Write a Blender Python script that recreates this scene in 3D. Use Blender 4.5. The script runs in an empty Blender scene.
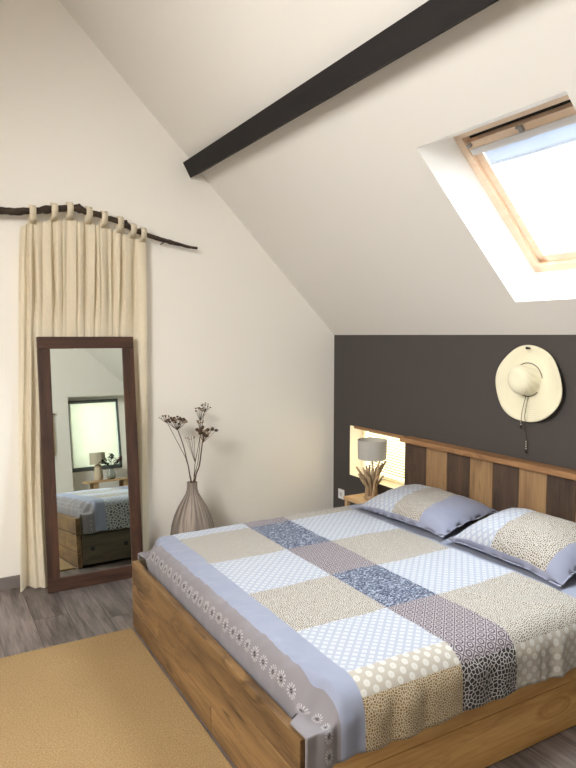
import bpy, bmesh, math, random
from math import sin, cos, pi, radians, sqrt, exp, floor
from mathutils import Vector, Matrix, Euler, noise as mnoise
random.seed(7)
C = bpy.context.scene.collection

# ------------------------------------------------------------------ node helpers
def lin(c):
    return tuple(((v/255)/12.92 if v/255 <= .04045 else ((v/255+.055)/1.055)**2.4) for v in c)
def rgb(*c): return (*lin(c), 1.0)

class E:
    """a float socket with arithmetic"""
    def __init__(s, nt, k): s.nt, s.k = nt, k
    def _m(s, op, *a):
        n = s.nt.nodes.new('ShaderNodeMath'); n.operation = op
        for i, v in enumerate((s,)+a):
            if isinstance(v, E): s.nt.links.new(v.k, n.inputs[i])
            else: n.inputs[i].default_value = v
        return E(s.nt, n.outputs[0])
    def __add__(s, o): return s._m('ADD', o)
    def __radd__(s, o): return s._m('ADD', o)
    def __sub__(s, o): return s._m('SUBTRACT', o)
    def __rsub__(s, o): return (s*-1.0)+o
    def __mul__(s, o): return s._m('MULTIPLY', o)
    def __rmul__(s, o): return s._m('MULTIPLY', o)
    def __truediv__(s, o): return s._m('DIVIDE', o)
    def frac(s): return s._m('FRACT')
    def abs(s): return s._m('ABSOLUTE')
    def sqrt(s): return s._m('SQRT')
    def lt(s, o): return s._m('LESS_THAN', o)
    def gt(s, o): return s._m('GREATER_THAN', o)
    def max(s, o): return s._m('MAXIMUM', o)
    def min(s, o): return s._m('MINIMUM', o)
    def sin(s): return s._m('SINE')
    def cos(s): return s._m('COSINE')
    def atan2(s, o): return s._m('ARCTAN2', o)
    def pow(s, o): return s._m('POWER', o)
    def smooth(s, a, b):
        n = s.nt.nodes.new('ShaderNodeMapRange'); n.interpolation_type = 'SMOOTHSTEP'
        s.nt.links.new(s.k, n.inputs[0]); n.inputs[1].default_value = a; n.inputs[2].default_value = b
        return E(s.nt, n.outputs[0])

class Mat:
    def __init__(s, name, rough=.6, metal=0.0):
        s.m = bpy.data.materials.new(name); s.m.use_nodes = True
        s.nt = s.m.node_tree; s.p = s.nt.nodes['Principled BSDF']
        s.p.inputs['Roughness'].default_value = rough; s.p.inputs['Metallic'].default_value = metal
    def new(s, t): return s.nt.nodes.new(t)
    def link(s, a, b): s.nt.links.new(a, b)
    def obj(s): return s.new('ShaderNodeTexCoord').outputs['Object']
    def uv(s): return s.new('ShaderNodeTexCoord').outputs['UV']
    def xyz(s, v):
        n = s.new('ShaderNodeSeparateXYZ'); s.link(v, n.inputs[0]); return [E(s.nt, o) for o in n.outputs]
    def vec(s, *a):
        n = s.new('ShaderNodeCombineXYZ')
        for i, v in enumerate(a):
            if isinstance(v, E): s.link(v.k, n.inputs[i])
            else: n.inputs[i].default_value = v
        return n.outputs[0]
    def noise(s, v, scale, detail=4, rough=.55):
        n = s.new('ShaderNodeTexNoise'); s.link(v, n.inputs['Vector'])
        n.inputs['Scale'].default_value = scale; n.inputs['Detail'].default_value = detail; n.inputs['Roughness'].default_value = rough
        return E(s.nt, n.outputs['Fac'])
    def vor(s, v, scale, feat='F1', dim='2D', rnd=1.0):
        n = s.new('ShaderNodeTexVoronoi'); n.voronoi_dimensions = dim; n.feature = feat
        s.link(v, n.inputs['Vector']); n.inputs['Scale'].default_value = scale; n.inputs['Randomness'].default_value = rnd
        return n
    def mix(s, f, a, b, blend='MIX'):
        n = s.new('ShaderNodeMix'); n.data_type = 'RGBA'; n.blend_type = blend
        if isinstance(f, E): s.link(f.k, n.inputs[0])
        else: n.inputs[0].default_value = f
        for i, v in ((6, a), (7, b)):
            if isinstance(v, tuple): n.inputs[i].default_value = v
            else: s.link(v, n.inputs[i])
        return n.outputs[2]
    def color(s, c):
        if isinstance(c, tuple): s.p.inputs['Base Color'].default_value = c
        else: s.link(c, s.p.inputs['Base Color'])
        return s
    def bump(s, h, strength=.3, dist=.01):
        n = s.new('ShaderNodeBump'); n.inputs['Strength'].default_value = strength; n.inputs['Distance'].default_value = dist
        s.link(h.k, n.inputs['Height']); s.link(n.outputs[0], s.p.inputs['Normal']); return s

def plain(name, c, rough=.6, metal=0.0, nscale=0, amt=.12):
    m = Mat(name, rough, metal)
    if nscale:
        n = m.noise(m.obj(), nscale, 4)
        m.color(m.mix(n, tuple(v*(1-amt) for v in c[:3])+(1,), tuple(min(1, v*(1+amt)) for v in c[:3])+(1,)))
        m.bump(n, .15, .004)
    else: m.color(c)
    return m.m

def wood(name, light, dark, axis=0, knots=1.0, rough=.6, along=1.6, across=14, contrast=1.0, var=.5, fleck=0.0):
    m = Mat(name, rough)
    at = m.new('ShaderNodeAttribute'); at.attribute_name = 'rnd'
    r = E(m.nt, at.outputs['Fac'])
    x = m.xyz(m.obj())
    a = x[axis]; o = [x[i] for i in range(3) if i != axis]
    kv = m.vec(a*2.6+r*31.0, o[0]*7.0+r*17.0, o[1]*7.0+r*53.0)
    kn = m.vor(kv, 1.0, dim='3D')
    kd = E(m.nt, kn.outputs['Distance'])
    near = 1.0-kd.smooth(.0, .42)
    v = m.vec(a*along+r*37.0, o[0]*across+r*19.0+near*1.3, o[1]*across+r*71.0+near*1.3)
    n1 = m.noise(v, 1.0, 5, .6)
    v2 = m.vec(a*along*3+r*13.0, o[0]*across*9+r*9.0+near*3.0, o[1]*across*9+near*3.0)
    n2 = m.noise(v2, 1.0, 3, .6)
    g = (n1*.7+n2*.3).smooth(.5-.2/contrast, .5+.2/contrast)
    col = m.mix(g, dark, light)
    sep = m.new('ShaderNodeSeparateColor'); m.link(kn.outputs['Color'], sep.inputs[0])
    mask = E(m.nt, sep.outputs[0]).gt(.45)
    k = (1.0-kd.smooth(.04, .12))*mask*knots
    kc = tuple(c*.28 for c in dark[:3])+(1,)
    col = m.mix(k, col, kc)
    if fleck:
        f = m.noise(m.vec(a*5.0+r*3.0, o[0]*30+r*7.0, o[1]*30+0.0), 1.0, 2).smooth(.62, .74)*fleck
        col = m.mix(f, col, kc)
    hv = m.new('ShaderNodeHueSaturation'); m.link(col, hv.inputs['Color'])
    m.link((r*var+(1-var/2)).k, hv.inputs['Value'])
    m.color(hv.outputs[0]); m.bump(n2*.6+n1*.4, .25, .004)
    return m.m

# ------------------------------------------------------------------ mesh helpers
def B():
    bm = bmesh.new(); bm.loops.layers.color.new('rnd'); bm.loops.layers.uv.new('UVMap'); return bm
def setr(bm, faces, r, mi=0):
    L = bm.loops.layers.color['rnd']
    for f in faces:
        f.material_index = mi
        for l in f.loops: l[L] = (r, r, r, 1)
def box(bm, lo, hi, bev=0.004, mi=0, M=None, r=None):
    lo, hi = Vector(lo), Vector(hi)
    vs = bmesh.ops.create_cube(bm, size=1)['verts']
    c = (lo+hi)/2; d = hi-lo
    for v in vs: v.co = Vector((v.co.x*d.x, v.co.y*d.y, v.co.z*d.z))+c
    fs = {f for v in vs for f in v.link_faces}
    if bev:
        es = list({e for v in vs for e in v.link_edges})
        rr = bmesh.ops.bevel(bm, geom=es, offset=min(bev, min(d)*.45), segments=2, affect='EDGES', profile=.6)
        fs = {f for f in fs if f.is_valid} | set(rr['faces'])
        fs |= {f for f2 in list(fs) for v in f2.verts for f in v.link_faces}
    setr(bm, fs, random.random() if r is None else r, mi)
    if M is not None:
        for v in {v for f in fs for v in f.verts}: v.co = M @ v.co
    return fs
def hexa(bm, p, mi=0, r=.5):
    """p: 4 bottom corners then 4 top corners"""
    v = [bm.verts.new(q) for q in p]
    fs = [bm.faces.new([v[i] for i in f]) for f in ((3,2,1,0),(4,5,6,7),(0,1,5,4),(1,2,6,5),(2,3,7,6),(3,0,4,7))]
    setr(bm, fs, r, mi); return fs
def tube(bm, pts, rad, seg=8, mi=0, r=.5, jit=0):
    pts = [Vector(p) for p in pts]
    if not isinstance(rad, (list, tuple)): rad = [rad]*len(pts)
    rings = []; up = Vector((0.31, .22, .9)).normalized()
    for i, p in enumerate(pts):
        t = (pts[min(i+1, len(pts)-1)]-pts[max(i-1, 0)]).normalized()
        a = t.cross(up)
        if a.length < .05: a = t.cross(Vector((1, 0, 0)))
        a.normalize(); b = t.cross(a).normalized()
        rings.append([bm.verts.new(p+(a*cos(k*2*pi/seg)+b*sin(k*2*pi/seg))*rad[i]*(1+jit*(random.random()-.5))) for k in range(seg)])
    fs = []
    for i in range(len(rings)-1):
        for k in range(seg):
            fs.append(bm.faces.new((rings[i][k], rings[i][(k+1) % seg], rings[i+1][(k+1) % seg], rings[i+1][k])))
    fs.append(bm.faces.new(rings[0][::-1])); fs.append(bm.faces.new(rings[-1]))
    setr(bm, fs, r, mi); return fs
def lathe(bm, prof, seg=32, c=(0, 0, 0), mi=0, r=.5, rf=None, cap=(True, True)):
    c = Vector(c); rings = []
    for (rad, z) in prof:
        rings.append([bm.verts.new(c+Vector((rad*(rf(k*2*pi/seg, z) if rf else 1)*cos(k*2*pi/seg), rad*(rf(k*2*pi/seg, z) if rf else 1)*sin(k*2*pi/seg), z))) for k in range(seg)])
    fs = []
    for i in range(len(rings)-1):
        for k in range(seg):
            fs.append(bm.faces.new((rings[i][k], rings[i][(k+1) % seg], rings[i+1][(k+1) % seg], rings[i+1][k])))
    if cap[0]: fs.append(bm.faces.new(rings[0][::-1]))
    if cap[1]: fs.append(bm.faces.new(rings[-1]))
    setr(bm, fs, r, mi); return fs
def ball(bm, c, rad, mi=0, sc=(1, 1, 1), sub=1, r=.5):
    vs = bmesh.ops.create_icosphere(bm, subdivisions=sub, radius=rad)['verts']
    for v in vs: v.co = Vector((v.co.x*sc[0], v.co.y*sc[1], v.co.z*sc[2]))+Vector(c)
    setr(bm, {f for v in vs for f in v.link_faces}, r, mi)
def poly(bm, pts, mi=0, r=.5):
    f = bm.faces.new([bm.verts.new(p) for p in pts]); setr(bm, [f], r, mi); return f
def done(name, bm, mats, parent=None, smooth=False, normals=True):
    if normals: bmesh.ops.recalc_face_normals(bm, faces=bm.faces)
    me = bpy.data.meshes.new(name); bm.to_mesh(me); bm.free()
    for m in (mats if isinstance(mats, (list, tuple)) else [mats]): me.materials.append(m)
    if smooth: me.polygons.foreach_set('use_smooth', [True]*len(me.polygons))
    o = bpy.data.objects.new(name, me); C.objects.link(o)
    if parent:
        o.parent = parent; o.matrix_parent_inverse = parent.matrix_world.inverted()
        if parent.type == 'EMPTY': o.matrix_parent_inverse = Matrix.Translation(-Vector(parent.location))
    return o
def thing(name, label, cat, loc=(0, 0, 0), group=None):
    o = bpy.data.objects.new(name, None); C.objects.link(o); o.location = loc; o.empty_display_size = .05
    return tag(o, label, cat, group)
def tag(o, label, cat, group=None, kind=None):
    o['label'] = label; o['category'] = cat
    if group: o['group'] = group
    if kind: o['kind'] = kind
    return o
def struct(o, label=None, cat=None):
    o['kind'] = 'structure'
    if label: o['label'] = label
    if cat: o['category'] = cat
    return o
def interp(xs, ys, x):
    if x <= xs[0]: return ys[0]
    for i in range(len(xs)-1):
        if x <= xs[i+1]: return ys[i]+(ys[i+1]-ys[i])*(x-xs[i])/(xs[i+1]-xs[i])
    return ys[-1]
def sstep(a, b, x):
    t = max(0, min(1, (x-a)/(b-a))); return t*t*(3-2*t)
def nz(x, y=0, z=0): return mnoise.noise(Vector((x, y, z)))

# ------------------------------------------------------------------ room dimensions
XR, XL, YB, YF = 2.99, -2.59, 4.426, -1.1       # dark wall, left wall, mirror wall, rear wall
CS = 4.644                                       # right slope: x + z = CS
XRG, ZRG = .2, CS-.2                             # ridge
ZK = CS-XR                                       # knee wall height

# ------------------------------------------------------------------ materials
def plaster(name, c, amt=.03):
    m = Mat(name, .9); n = m.noise(m.obj(), 35, 5); n2 = m.noise(m.obj(), 1.3, 2)
    m.color(m.mix(n2, tuple(v*(1-amt) for v in c[:3])+(1,), c)); m.bump(n, .06, .003); return m.m
M_white = plaster('white_plaster', rgb(238, 235, 228))
M_reveal = plaster('reveal_plaster', rgb(244, 243, 240))
M_dark = plaster('charcoal_paint', rgb(69, 64, 61))
M_warm = plaster('warm_reveal', rgb(250, 243, 226))
def floor_mat():
    m = Mat('laminate_floor', .42)
    x = m.xyz(m.obj()); w = .1925
    px = (x[0]-.505)/w; ix = px._m('FLOOR'); fx = px.frac()
    py = (x[1]+ix*.73)/1.28; iy = py._m('FLOOR'); fy = py.frac()
    rn = m.new('ShaderNodeTexWhiteNoise'); rn.noise_dimensions = '2D'; m.link(m.vec(ix, iy, 0), rn.inputs['Vector'])
    r = E(m.nt, rn.outputs['Value'])
    v = m.vec(x[0]*16+r*40.0, x[1]*1.7+r*23.0, 0.0)
    n = m.noise(v, 1.0, 6, .65); n2 = m.noise(m.vec(x[0]*120+r*5.0, x[1]*5.0, 0.0), 1.0, 3)
    g = (n*.7+n2*.3).smooth(.34, .66)
    col = m.mix(g, rgb(64, 56, 53), rgb(118, 107, 102))
    hv = m.new('ShaderNodeHueSaturation'); m.link(col, hv.inputs['Color']); m.link((r*.45+.75).k, hv.inputs['Value'])
    seam = fx.lt(.018).max(fy.lt(.003))
    m.color(m.mix(seam, hv.outputs[0], rgb(38, 33, 32))); m.bump(n2*.5+(1.0-seam), .15, .002); return m.m
M_floor = floor_mat()
M_bedY = wood('pine_along_y', rgb(148, 114, 72), rgb(72, 50, 28), 1, 1.0, .6, 1.4, 11, .9, .4, .8)
M_bedX = wood('pine_along_x', rgb(204, 164, 104), rgb(158, 114, 62), 0, .9, .6, 1.2, 9, 1.0, .3, .2)
M_bedZl = wood('light_pine_plank', rgb(158, 126, 88), rgb(112, 83, 54), 2, 1.0, .65, 1.3, 11, .9, .3, .35)
M_bedZd = wood('dark_stained_plank', rgb(88, 66, 50), rgb(46, 34, 26), 2, 1.0, .7, 1.3, 11, .9, .3, .5)
M_ledge = wood('pine_ledge', rgb(168, 126, 84), rgb(116, 80, 48), 1, .7, .6, 1.2, 9, 1.0, .2)
M_greywood = wood('shaded_grey_wood', rgb(104, 92, 72), rgb(64, 54, 42), 0, .8, .65, 1.2, 9, 1.0, .2)  # bed wood darkened for the shade on the side facing the mirror
M_mirrorX = wood('mirror_wood_x', rgb(80, 50, 34), rgb(44, 25, 16), 0, .3, .5, 1.5, 18, 1.2, .2)
M_mirrorZ = wood('mirror_wood_z', rgb(80, 50, 34), rgb(44, 25, 16), 2, .3, .5, 1.5, 18, 1.2, .2)
M_skyY = wood('skylight_pine_y', rgb(247, 228, 206), rgb(236, 206, 176), 1, 0, .4, 1.2, 10, .8, .1)
M_table = wood('birch_table', rgb(214, 182, 140), rgb(180, 142, 98), 1, .2, .5, 1.2, 12, .8, .1)
M_beam = wood('dark_beam_wood', rgb(26, 19, 17), rgb(15, 10, 9), 1, .3, .85, 1.0, 10, 1.2, .2)
M_branch = wood('branch_bark', rgb(78, 62, 48), rgb(36, 27, 20), 0, .5, .8, 6, 40, 1.2, .2)
M_drift = wood('driftwood', rgb(206, 182, 148), rgb(134, 108, 78), 2, .3, .8, 3, 30, 1.0, .5)
M_black = plain('black_parts_and_gaps', rgb(28, 27, 27), .6)  # small black parts, also the shade in the sash gap and finger holes
M_metal = plain('brushed_metal', rgb(170, 170, 172), .35, .9)
M_whitep = plain('white_plastic', rgb(226, 226, 226), .35)
M_grey = plain('grey_window_frame', rgb(94, 102, 100), .5)

def translucent(name, c, t=.5, nscale=0, weave=False):
    m = Mat(name, .9)
    out = m.nt.nodes['Material Output']
    tr = m.new('ShaderNodeBsdfTranslucent'); mx = m.new('ShaderNodeMixShader'); mx.inputs[0].default_value = t
    if nscale:
        n = m.noise(m.obj(), nscale, 4); col = m.mix(n, tuple(v*.88 for v in c[:3])+(1,), c)
        m.color(col); m.link(col, tr.inputs['Color']); m.bump(n, .1, .003)
    else: m.color(c); tr.inputs['Color'].default_value = c
    m.link(m.p.outputs[0], mx.inputs[1]); m.link(tr.outputs[0], mx.inputs[2]); m.link(mx.outputs[0], out.inputs[0]); return m.m
M_curtain = translucent('cream_cotton', rgb(241, 231, 208), .3, 60)
M_shade = translucent('grey_linen_shade', rgb(214, 212, 206), .4, 80)
M_shade2 = translucent('beige_linen_shade', rgb(228, 220, 202), .4, 80)
M_roller = translucent('roller_blind_cloth', rgb(240, 240, 228), .6, 40)
M_slat = translucent('blind_slat', rgb(252, 246, 230), .8)
M_skyblind = translucent('pale_blue_blind_cloth', rgb(222, 230, 240), .12)
def glass_mat():
    m = Mat('window_glass'); out = m.nt.nodes['Material Output']
    t = m.new('ShaderNodeBsdfTransparent'); g = m.new('ShaderNodeBsdfGlossy'); g.inputs['Roughness'].default_value = .02
    mx = m.new('ShaderNodeMixShader'); f = m.new('ShaderNodeFresnel'); f.inputs[0].default_value = 1.3
    t.inputs[0].default_value = (.96, .98, .98, 1)
    m.link(f.outputs[0], mx.inputs[0]); m.link(t.outputs[0], mx.inputs[1]); m.link(g.outputs[0], mx.inputs[2]); m.link(mx.outputs[0], out.inputs[0]); return m.m
M_glass = glass_mat()
M_mirror = plain('mirror_silver', (.74, .81, .78, 1), 0.0, 1.0)

# ------------------------------------------------------------------ room shell
bm = B(); poly(bm, [(XL, YF-.3, 0), (XR, YF-.3, 0), (XR, YB, 0), (XL, YB, 0)])
struct(done('floor', bm, M_floor), 'grey brown wood laminate floor', 'floor')
bm = B(); poly(bm, [(XL, YB, 0), (XR, YB, 0), (XR, YB, ZK), (XRG, YB, ZRG), (XL, YB, ZK)])
struct(done('wall_back', bm, M_white), 'white gable wall behind the mirror', 'wall')
bm = B()
NX0, NX1, NZ, ND = 1.85, 2.74, 1.78, .2
poly(bm, [(XL, YF, 0), (NX0, YF, 0), (NX0, YF, CS-NX0), (XRG, YF, ZRG), (XL, YF, ZK)])
poly(bm, [(NX0, YF, NZ), (NX1, YF, NZ), (NX1, YF, CS-NX1), (NX0, YF, CS-NX0)])
poly(bm, [(NX1, YF, 0), (XR, YF, 0), (XR, YF, ZK), (NX1, YF, CS-NX1)])
# niche sides and its back with the window hole
WX0, WX1, WZ0, WZ1 = 1.88, 2.64, .665, 1.74
yb = YF-ND
poly(bm, [(NX0, YF, 0), (NX0, yb, 0), (NX0, yb, NZ), (NX0, YF, NZ)]); poly(bm, [(NX1, YF, 0), (NX1, yb, 0), (NX1, yb, NZ), (NX1, YF, NZ)])
poly(bm, [(NX0, YF, NZ), (NX1, YF, NZ), (NX1, yb, NZ), (NX0, yb, NZ)])
for q in ((NX0, WX0, 0, NZ), (WX1, NX1, 0, NZ), (WX0, WX1, 0, WZ0), (WX0, WX1, WZ1, NZ)):
    poly(bm, [(q[0], yb, q[2]), (q[1], yb, q[2]), (q[1], yb, q[3]), (q[0], yb, q[3])])
struct(done('wall_front', bm, M_white), 'white gable wall with window niche seen in the mirror', 'wall')
RY0, RY1, RZ0, RZ1, RD = 3.49, 4.19, .52, .925, .12
bm = B()
for q in ((YF, RY0, 0, ZK), (RY1, YB, 0, ZK), (RY0, RY1, 0, RZ0), (RY0, RY1, RZ1, ZK)):
    poly(bm, [(XR, q[0], q[2]), (XR, q[1], q[2]), (XR, q[1], q[3]), (XR, q[0], q[3])])
struct(done('wall_right', bm, M_dark), 'charcoal painted knee wall behind the headboard', 'wall')
bm = B(); poly(bm, [(XL, YF, 0), (XL, YB, 0), (XL, YB, ZK), (XL, YF, ZK)])
struct(done('wall_left', bm, M_white), 'white knee wall', 'wall')
# sloped ceiling with the skylight openings
S0, S1, SY0, SY1 = (2.096-XRG)*sqrt(2), (2.812-XRG)*sqrt(2), 1.59, 2.41
ST = (XR-XRG)*sqrt(2)
LS0, LS1, LY0, LY1 = 1.5, 3.0, .6, 2.3  # unseen opening added in the left slope to let light in
def slope(s, y, d=0, side=1):
    return Vector((XRG+side*(s+d)/sqrt(2), y, ZRG+(d-s)/sqrt(2)))
bm = B()
for side, (a0, a1, b0, b1) in ((1, (S0, S1, SY0, SY1)), (-1, (LS0, LS1, LY0, LY1))):
    for q in ((0, a0, YF, YB), (a1, ST, YF, YB), (a0, a1, YF, b0), (a0, a1, b1, YB)):
        poly(bm, [slope(q[0], q[2], 0, side), slope(q[1], q[2], 0, side), slope(q[1], q[3], 0, side), slope(q[0], q[3], 0, side)])
M_ceil = plaster('ceiling_plaster', rgb(225, 222, 216))
struct(done('ceiling', bm, M_ceil), 'sloped attic ceiling in off white plaster', 'ceiling')
# purlin
bm = B()
hexa(bm, [(1.675, -1.05, 2.885), (1.81, -1.05, 2.957), (1.865, -1.05, 2.856), (1.73, -1.05, 2.784),
          (1.675, YB-.002, 2.885), (1.81, YB-.002, 2.957), (1.865, YB-.002, 2.856), (1.73, YB-.002, 2.784)])
struct(done('ceiling_beam', bm, M_beam), 'black brown timber beam along the sloped ceiling', 'beam')
bm = B(); box(bm, (XL+.01, YB-.013, 0), (XR-.01, YB-.001, .08), .002)
struct(done('baseboard_back', bm, plain('skirting', rgb(118, 110, 108), .5, 0, 8)), 'grey baseboard along the white gable wall', 'baseboard')

# ------------------------------------------------------------------ skylight (window_1)
s0, s1 = 0.0, S1-S0
def sk(s, y, d): return slope(S0+s, y, d, 1)
def skbox(bm, a, b, mi=0, r=.5):
    (sa, ya, da), (sb, yb2, db) = a, b
    return hexa(bm, [sk(sa, ya, da), sk(sb, ya, da), sk(sb, yb2, da), sk(sa, yb2, da), sk(sa, ya, db), sk(sb, ya, db), sk(sb, yb2, db), sk(sa, yb2, db)], mi, r)
win = bpy.data.objects.new('window_1', None); C.objects.link(win); win.location = sk(.5, 2.0, .2)
struct(win, 'pine framed skylight in the sloped ceiling above the bed', 'skylight')
D = .2; F0, F1, FY0, FY1 = .096, .985, 1.62, 2.382
bm = B()
o_ = [(0, SY0), (s1, SY0), (s1, SY1), (0, SY1)]; i_ = [(F0, FY0), (F1, FY0), (F1, FY1), (F0, FY1)]
for k in range(4):
    a, b = k, (k+1) % 4
    poly(bm, [sk(*o_[a], 0), sk(*o_[b], 0), sk(*i_[b], D), sk(*i_[a], D)])
done('reveal', bm, M_reveal, win)
bm = B()
skbox(bm, (F0-.02, FY0-.02, D), (F0+.022, FY1+.02, D+.12)); skbox(bm, (F1-.045, FY0-.02, D), (F1+.02, FY1+.02, D+.12))
skbox(bm, (F0, FY1-.042, D), (F1, FY1+.02, D+.12)); skbox(bm, (F0, FY0-.02, D), (F1, FY0+.042, D+.12))
done('frame', bm, M_skyY, win)
bm = B(); skbox(bm, (F0+.022, FY0+.042, D+.05), (F0+.058, FY1-.042, D+.06)); done('gap_shade', bm, M_black, win)  # black strip painted for the shaded gap between frame and sash top
sash = B()
q0, q1, w = .152, F1-.05, .046
skbox(sash, (q0, FY0+.046, D+.005), (q0+.045, FY1-.046, D+.07)); skbox(sash, (q1-w, FY0+.046, D+.02), (q1, FY1-.046, D+.07))
skbox(sash, (q0, FY1-.046-w, D+.02), (q1, FY1-.046, D+.07)); skbox(sash, (q0, FY0+.046, D+.02), (q1, FY0+.046+w, D+.07))
done('sash', sash, M_skyY, win)
bm = B(); skbox(bm, (q0+.04, FY0+.08, D+.045), (q1-.03, FY1-.08, D+.05)); done('glass', bm, M_glass, win)
bm = B(); skbox(bm, (q0+.035, FY0+.07, D-.005), (q0+.068, FY1-.055, D+.03)); cs = done('blind_cassette', bm, M_whitep, win)
bm = B(); skbox(bm, (q0+.068, FY0+.1, D+.02), (.300, FY1-.1, D+.024)); skbox(bm, (.294, FY0+.1, D+.012), (.306, FY1-.1, D+.026)); done('blind_cloth', bm, M_skyblind, win)
bm = B(); skbox(bm, (q0+.002, 2.0, D-.012), (q0+.03, 2.02, D+.005)); skbox(bm, (q0-.004, 1.995, D-.018), (q0+.006, 2.025, D-.008)); done('latch', bm, M_metal, win)
bm = B(); skbox(bm, (q0+.004, FY1-.075, D-.012), (q0+.02, FY1-.055, D+.006)); done('hinge', bm, M_metal, win)

# unseen skylight added in the opposite slope, to light gable wall and rug
win3 = bpy.data.objects.new('added_skylight', None); C.objects.link(win3); win3.location = slope(LS0, LY0, .2, -1)
struct(win3, 'unseen skylight added in the opposite slope as a light source', 'skylight')
bm = B()
ring = [(LS0, LY0), (LS1, LY0), (LS1, LY1), (LS0, LY1)]
for k in range(4):
    a, b = ring[k], ring[(k+1) % 4]
    poly(bm, [slope(*a, 0, -1), slope(*b, 0, -1), slope(*b, .2, -1), slope(*a, .2, -1)])
done('reveal', bm, M_reveal, win3)
bm = B()
def lbox(a, b):
    (sa, ya), (sb, yb2) = a, b
    hexa(bm, [slope(sa, ya, .2, -1), slope(sb, ya, .2, -1), slope(sb, yb2, .2, -1), slope(sa, yb2, .2, -1),
              slope(sa, ya, .28, -1), slope(sb, ya, .28, -1), slope(sb, yb2, .28, -1), slope(sa, yb2, .28, -1)])
lbox((LS0, LY0), (LS0+.07, LY1)); lbox((LS1-.07, LY0), (LS1, LY1)); lbox((LS0, LY0), (LS1, LY0+.07)); lbox((LS0, LY1-.07), (LS1, LY1)); lbox((LS0, 1.41), (LS1, 1.49))
done('frame', bm, M_skyY, win3)

# ------------------------------------------------------------------ niche window beside the headboard (window_2)
w2 = bpy.data.objects.new('window_2', None); C.objects.link(w2); w2.location = (XR, 3.84, RZ0)
struct(w2, 'small low window with slatted blind beside the headboard', 'window')
bm = B()
for p in ([(XR, RY0, RZ0), (XR+RD+.05, RY0, RZ0), (XR+RD+.05, RY0, RZ1), (XR, RY0, RZ1)], [(XR, RY1, RZ0), (XR+RD+.05, RY1, RZ0), (XR+RD+.05, RY1, RZ1), (XR, RY1, RZ1)],
          [(XR, RY0, RZ1), (XR, RY1, RZ1), (XR+RD+.05, RY1, RZ1), (XR+RD+.05, RY0, RZ1)], [(XR, RY0, RZ0), (XR, RY1, RZ0), (XR+RD+.05, RY1, RZ0), (XR+RD+.05, RY0, RZ0)]):
    poly(bm, p)
done('reveal', bm, M_warm, w2)
bm = B(); box(bm, (XR-.006, RY0-.02, RZ1-.016), (XR+.05, RY1-.06, RZ1+.004), .002); done('lintel', bm, M_ledge, w2)
bm = B()
n = 19
for k in range(n):
    z = RZ0+.012+(RZ1-RZ0-.03)*k/(n-1)
    M = Matrix.Translation((XR+RD, (RY0+RY1)/2, z)) @ Matrix.Rotation(radians(50), 4, 'Y')
    box(bm, (-.0125, -(RY1-RY0)/2+.01, -.0008), (.0125, (RY1-RY0)/2-.01, .0008), 0, M=M)
done('blind_slats', bm, M_slat, w2)
bm = B(); yy = [RY0+.01, RY1-.01]
box(bm, (XR+RD+.02, RY0, RZ0), (XR+RD+.05, RY1, RZ0+.035)); box(bm, (XR+RD+.02, RY0, RZ1-.035), (XR+RD+.05, RY1, RZ1))
box(bm, (XR+RD+.02, RY0, RZ0), (XR+RD+.05, RY0+.035, RZ1)); box(bm, (XR+RD+.02, RY1-.035, RZ0), (XR+RD+.05, RY1, RZ1)); done('frame', bm, M_whitep, w2)
bm = B(); box(bm, (XR+RD+.033, RY0+.03, RZ0+.03), (XR+RD+.037, RY1-.03, RZ1-.03), 0); done('glass', bm, M_glass, w2)

# ------------------------------------------------------------------ rear window (window_3) seen in the mirror
w3 = bpy.data.objects.new('window_3', None); C.objects.link(w3); w3.location = (2.25, yb, WZ0)
struct(w3, 'grey framed window with pale roller blind seen in the mirror', 'window')
bm = B()
t = .035
box(bm, (WX0, yb-.06, WZ0), (WX0+t, yb+.005, WZ1)); box(bm, (WX1-t, yb-.06, WZ0), (WX1, yb+.005, WZ1)); box(bm, (WX0, yb-.06, WZ1-t), (WX1, yb+.005, WZ1)); box(bm, (WX0, yb-.06, WZ0), (WX1, yb+.005, WZ0+t))
done('frame', bm, M_grey, w3)
bm = B(); box(bm, (WX0+.03, yb-.035, WZ0+.03), (WX1-.03, yb-.03, WZ1-.03), 0); done('glass', bm, M_glass, w3)
bm = B(); box(bm, (WX0+.012, yb+.012, WZ0+.05), (WX1-.05, yb+.014, WZ1-.04), 0); rb = done('blind_cloth', bm, M_roller, w3)
bm = B(); tube(bm, [(WX0+.01, yb+.03, WZ1-.03), (WX1-.04, yb+.03, WZ1-.03)], .022, 12); done('blind_roller', bm, M_grey, w3)
bm = B(); box(bm, (WX0+.005, yb+.008, WZ0+.005), (WX1-.045, yb+.022, WZ0+.06), .003); done('blind_bar', bm, M_grey, w3)

# ------------------------------------------------------------------ rug
bm = B()
RX1, RYT = .966, 3.442
def rugz(x, y): return .012+.0015*nz(x*3, y*3)
nx, ny = 60, 70
vs = [[bm.verts.new((-1.25+(RX1+1.25)*i/nx, .45+(RYT-.45)*j/ny, rugz(i*.1, j*.1))) for j in range(ny+1)] for i in range(nx+1)]
for i in range(nx):
    for j in range(ny): bm.faces.new((vs[i][j], vs[i+1][j], vs[i+1][j+1], vs[i][j+1]))
ed = [v for v in bm.verts]
r_ = bmesh.ops.extrude_edge_only(bm, edges=[e for e in bm.edges if e.is_boundary])
for v in [g for g in r_['geom'] if isinstance(g, bmesh.types.BMVert)]: v.co.z = .0005
setr(bm, bm.faces, .5)
m = Mat('sisal_weave', .95); x = m.xyz(m.obj())
wv = ((x[0]*700).sin()*(x[1]*500).sin())*.5+.5
n1 = m.noise(m.obj(), 2.2, 3); n2 = m.noise(m.obj(), 160, 3)
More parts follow.
